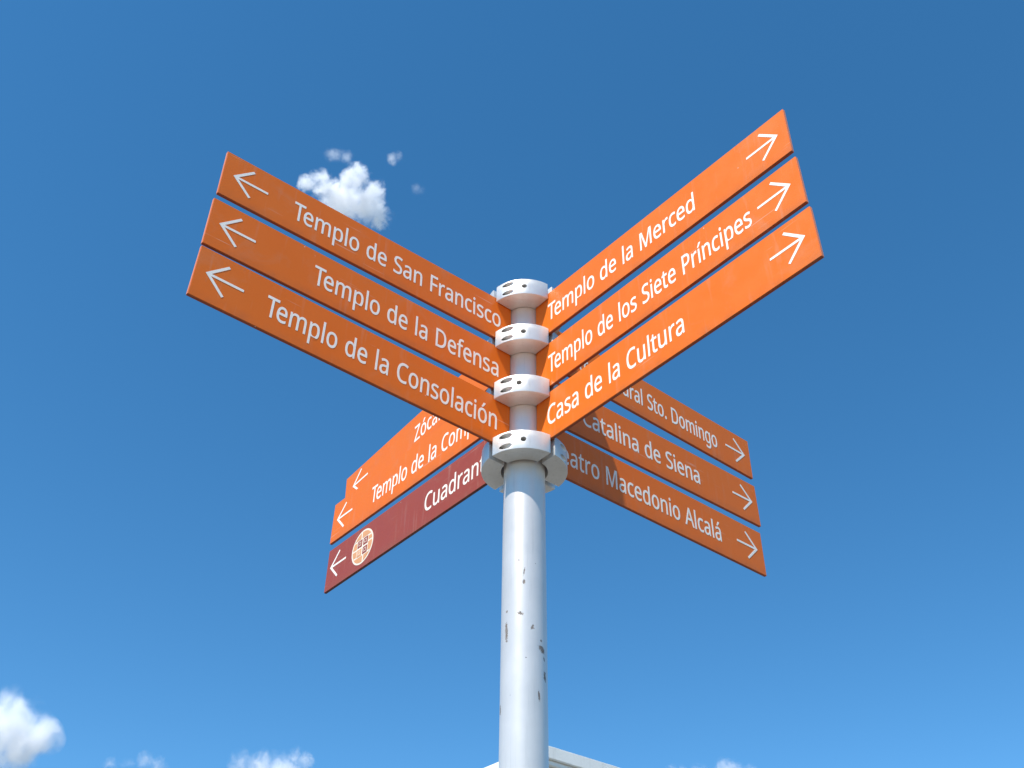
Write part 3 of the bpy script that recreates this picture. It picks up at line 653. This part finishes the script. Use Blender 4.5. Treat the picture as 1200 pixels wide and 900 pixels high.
for s in range(4):
    left = s in (0, 2)
    sg = -1 if left else 1
    d = dirv(BEAR[s]); xdir = d * sg                       # reading direction
    for l in range(3):
        zc, tl, Ln = ZC[s][l], TILT[s][l], LEN[s][l]
        maroon = (s == 2 and l == 2)
        M = Matrix((xdir, Vector((0, 0, 1)).cross(xdir), Vector((0, 0, 1)))).transposed().to_4x4()
        M = Matrix.Translation((0, 0, ZP + zc)) @ M @ Matrix.Rotation(-tl * sg, 4, 'Y')
        if (s, l) == (2, 0):      # this one has sagged and hangs behind the panel under it
            M = M @ Matrix.Translation((0, 0.0035, 0)) @ Matrix.Rotation(R(-1.0), 4, 'Z')
        bm = bmesh.new()
        xa, xb = sorted((sg * R0, sg * Ln))
        add_box(bm, (xa, -TH / 2, -PH / 2), (xb, TH / 2, PH / 2))
        bmesh.ops.bevel(bm, geom=bm.edges[:], offset=0.0011, segments=2, affect='EDGES')
        bmesh.ops.recalc_face_normals(bm, faces=bm.faces)
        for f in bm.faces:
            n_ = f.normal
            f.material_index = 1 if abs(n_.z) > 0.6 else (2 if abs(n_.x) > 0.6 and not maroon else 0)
        p = from_bm('sign_panel', bm, [M_MAROON, M_MAROON_EDGE_SHADE] if maroon else [M_ORANGE, M_ORANGE_EDGE_SHADE, M_PALE_END], post, smooth=R(50))
        p.matrix_local = M
        txt, r0, r1 = TEXT[s][l]
        p['label'] = '%s direction panel reading %s, %s of its stack' % ('maroon' if maroon else 'orange', txt, ORDER[l])
        y = -TH / 2 - 0.0001
        kw = dict(z0=-0.0305, y=y, parent=p, mat=M_WHITE)
        if s == 0: lettering(txt, -r0, -r1, 'l', span=r0 - r1, **kw)
        elif s == 1: lettering(txt, r0, r1, 'l', span=r1 - r0, **kw)
        elif s == 2: lettering(txt, -r0, 0, 'l', span=(r0 - r1) if r1 else None, **kw)
        else: lettering(txt, r0, r1, 'l', span=r1 - r0, **kw)
        tip = TIP[s][l] * sg
        arrow(tip, sg, 0.0155 if (s, l) == (2, 0) else 0.0045, y, p, M_WHITE)
        if maroon: emblem(-0.766, 0.001, y, p)
        if 0: print('panel', txt, 'width', round(text_width(txt) * CAP / .575 * XS, 3), 'span', (r0, r1))

# ------------------------------------------------------------------ clouds, real volumes in the sky
def at(px, py, dist):
    d = (FW * FOCAL_PX + RT * (px - 600) - UP * (py - 450)).normalized()
    return CAM_POS + d * dist

def cloud(label, blobs, dist, dens, thr, nscale, seed, soft=1.0):
    """blobs: (px, py, radius px, depth offset in radii); a hull of merged puffs holding a fibrous volume"""
    c = at(sum(b[0] for b in blobs) / len(blobs), sum(b[1] for b in blobs) / len(blobs), dist)
    pts = []
    for px, py, rp, dz in blobs:
        r = rp / FOCAL_PX * dist
        pts.append((at(px, py, dist + dz * r) - c, r))
    bm = bmesh.new()
    for q, r in pts:
        bmesh.ops.create_icosphere(bm, subdivisions=3, radius=r * 1.25, matrix=Matrix.Translation(q))
    me = bpy.data.meshes.new('cloud'); bm.to_mesh(me); bm.free()
    tmp = link('cloud_tmp', me)
    rm = tmp.modifiers.new('r', 'REMESH'); rm.mode = 'VOXEL'; rm.voxel_size = max(r for _, r in pts) * 0.09
    dg = bpy.context.evaluated_depsgraph_get()
    hull = bpy.data.meshes.new_from_object(tmp.evaluated_get(dg)); hull.name = 'cloud'
    bpy.data.objects.remove(tmp)
    o = link('cloud', hull); o.location = c
    tag(o, label, 'cloud', 'small white clouds in the blue sky')
    t = NT('cloud_vapour'); t.t.nodes.remove(t.b)
    t.m.cycles.volume_step_rate = 0.5 if hasattr(t.m.cycles, 'volume_step_rate') else 1
    co = t.coord(); big = max(r for _, r in pts)
    warp = t.n('TexNoise', i_Scale=1.3 / big * nscale, i_Detail=3.0, i_Roughness=0.5); warp.noise_dimensions = '4D'
    warp.inputs['W'].default_value = seed; t.l(co, warp.inputs['Vector'])
    sub = t.n('VectorMath', operation='SUBTRACT'); t.l(warp.outputs['Color'], sub.inputs[0]); sub.inputs[1].default_value = (0.5, 0.5, 0.5)
    sc = t.n('VectorMath', operation='SCALE'); t.l(sub.outputs[0], sc.inputs[0]); sc.inputs['Scale'].default_value = big * 1.15 * soft
    wv = t.n('VectorMath', operation='ADD'); t.l(co, wv.inputs[0]); t.l(sc.outputs[0], wv.inputs[1])
    field = None
    for q, r in pts:
        dn = t.n('VectorMath', operation='DISTANCE'); t.l(wv.outputs[0], dn.inputs[0]); dn.inputs[1].default_value = q
        f = t.math('SUBTRACT', 1.0, t.math('DIVIDE', dn.outputs['Value'], r))
        if field is None: field = f
        else: 
            field = t.math('SMOOTH_MAX', field, f, 0.25)
    fine = t.n('TexNoise', i_Scale=3.6 / big * nscale, i_Detail=7.0, i_Roughness=0.56); fine.noise_dimensions = '4D'
    fine.inputs['W'].default_value = seed + 5; t.l(wv.outputs[0], fine.inputs['Vector'])
    f2 = t.math('MULTIPLY_ADD', t.math('SUBTRACT', fine.outputs['Fac'], 0.5), 2.3 * soft, field)
    den = t.map(f2, thr, thr + 1.35, 0.0, 1.3 * dens / big, True)
    coarse = t.n('TexNoise', i_Scale=1.1 / big * nscale, i_Detail=4.0, i_Roughness=0.6); coarse.noise_dimensions = '4D'
    coarse.inputs['W'].default_value = seed + 9; t.l(co, coarse.inputs['Vector'])
    edge = t.math('MULTIPLY', t.map(field, -0.24, 0.25, 0.0, 1.0, True), t.map(coarse.outputs['Fac'], 0.36, 0.60, 0.12, 1.0, True))
    vol = t.n('VolumePrincipled'); vol.inputs['Color'].default_value = C4(0.985, 0.985, 0.99); vol.inputs['Anisotropy'].default_value = 0.1
    t.l(t.math('MULTIPLY', den, edge), vol.inputs['Density'])
    t.l(vol.outputs[0], t.out.inputs['Volume'])
    o.data.materials.clear(); o.data.materials.append(t.m)
    return o

cloud('white puffy cloud with a peaked top above the top left panel', [(386, 226, 22, 0), (404, 236, 28, .3), (426, 244, 26, .2), (444, 256, 17, 0), (414, 211, 18, -.3), (424, 203, 12, -.2), (438, 224, 15, 0), (375, 210, 12, .2), (360, 216, 12, 0)], 1250, 7.0, -0.1, .95, 12.6, 1.0)
cloud('tiny wisp of cloud up right of the peaked cloud', [(460, 186, 8, 0), (466, 183, 7, 0), (461, 190, 5, 0)], 1250, .8, -0.15, .55, 8.2, .6)
cloud('faint flat wisp of cloud over the left of the peaked cloud', [(388, 181, 9, 0), (396, 182, 9, 0), (405, 184, 9, 0)], 1250, 0.45, -0.15, .55, 1.7, .7)
cloud('faintest speck of cloud right of the peaked cloud', [(488, 221, 8, 0), (494, 223, 6, 0)], 1250, 0.2, -0.15, .55, 6.4, .6)
cloud('big bright cloud cut off by the lower left corner of the photo', [(-12, 862, 46, 0), (22, 862, 30, -.2), (46, 868, 21, 0), (10, 843, 25, 0), (-30, 840, 38, .3), (24, 886, 24, 0), (-8, 905, 20, 0)], 3100, 6.0, -0.1, .8, 4.4, 0.85)
cloud('thin grey streak of cloud at the bottom edge right of the big one', [(131, 895, 9, 0), (150, 894, 8, 0), (170, 892, 10, 0), (184, 899, 12, 0)], 3100, 0.5, -0.05, .8, 2.2, 1.1)
cloud('small white cloud cut by the bottom edge left of the pole', [(286, 894, 15, 0), (302, 903, 22, 0), (330, 915, 26, 0)], 3100, 2.4, -0.1, 1.0, 5.9, .9)
cloud('pale ragged cloud scrap at the bottom edge between small cloud and pole', [(345, 888, 12, 0), (358, 893, 11, 0), (334, 887, 9, 0)], 3100, 0.7, -0.05, .8, 7.3, 1.1)
cloud('low cloud bank just topping the bottom edge right of the building', [(792, 910, 14, 0), (822, 909, 14, 0), (855, 909, 18, 0), (880, 911, 14, 0)], 3100, 1.4, -0.1, 1.0, 9.4, .9)
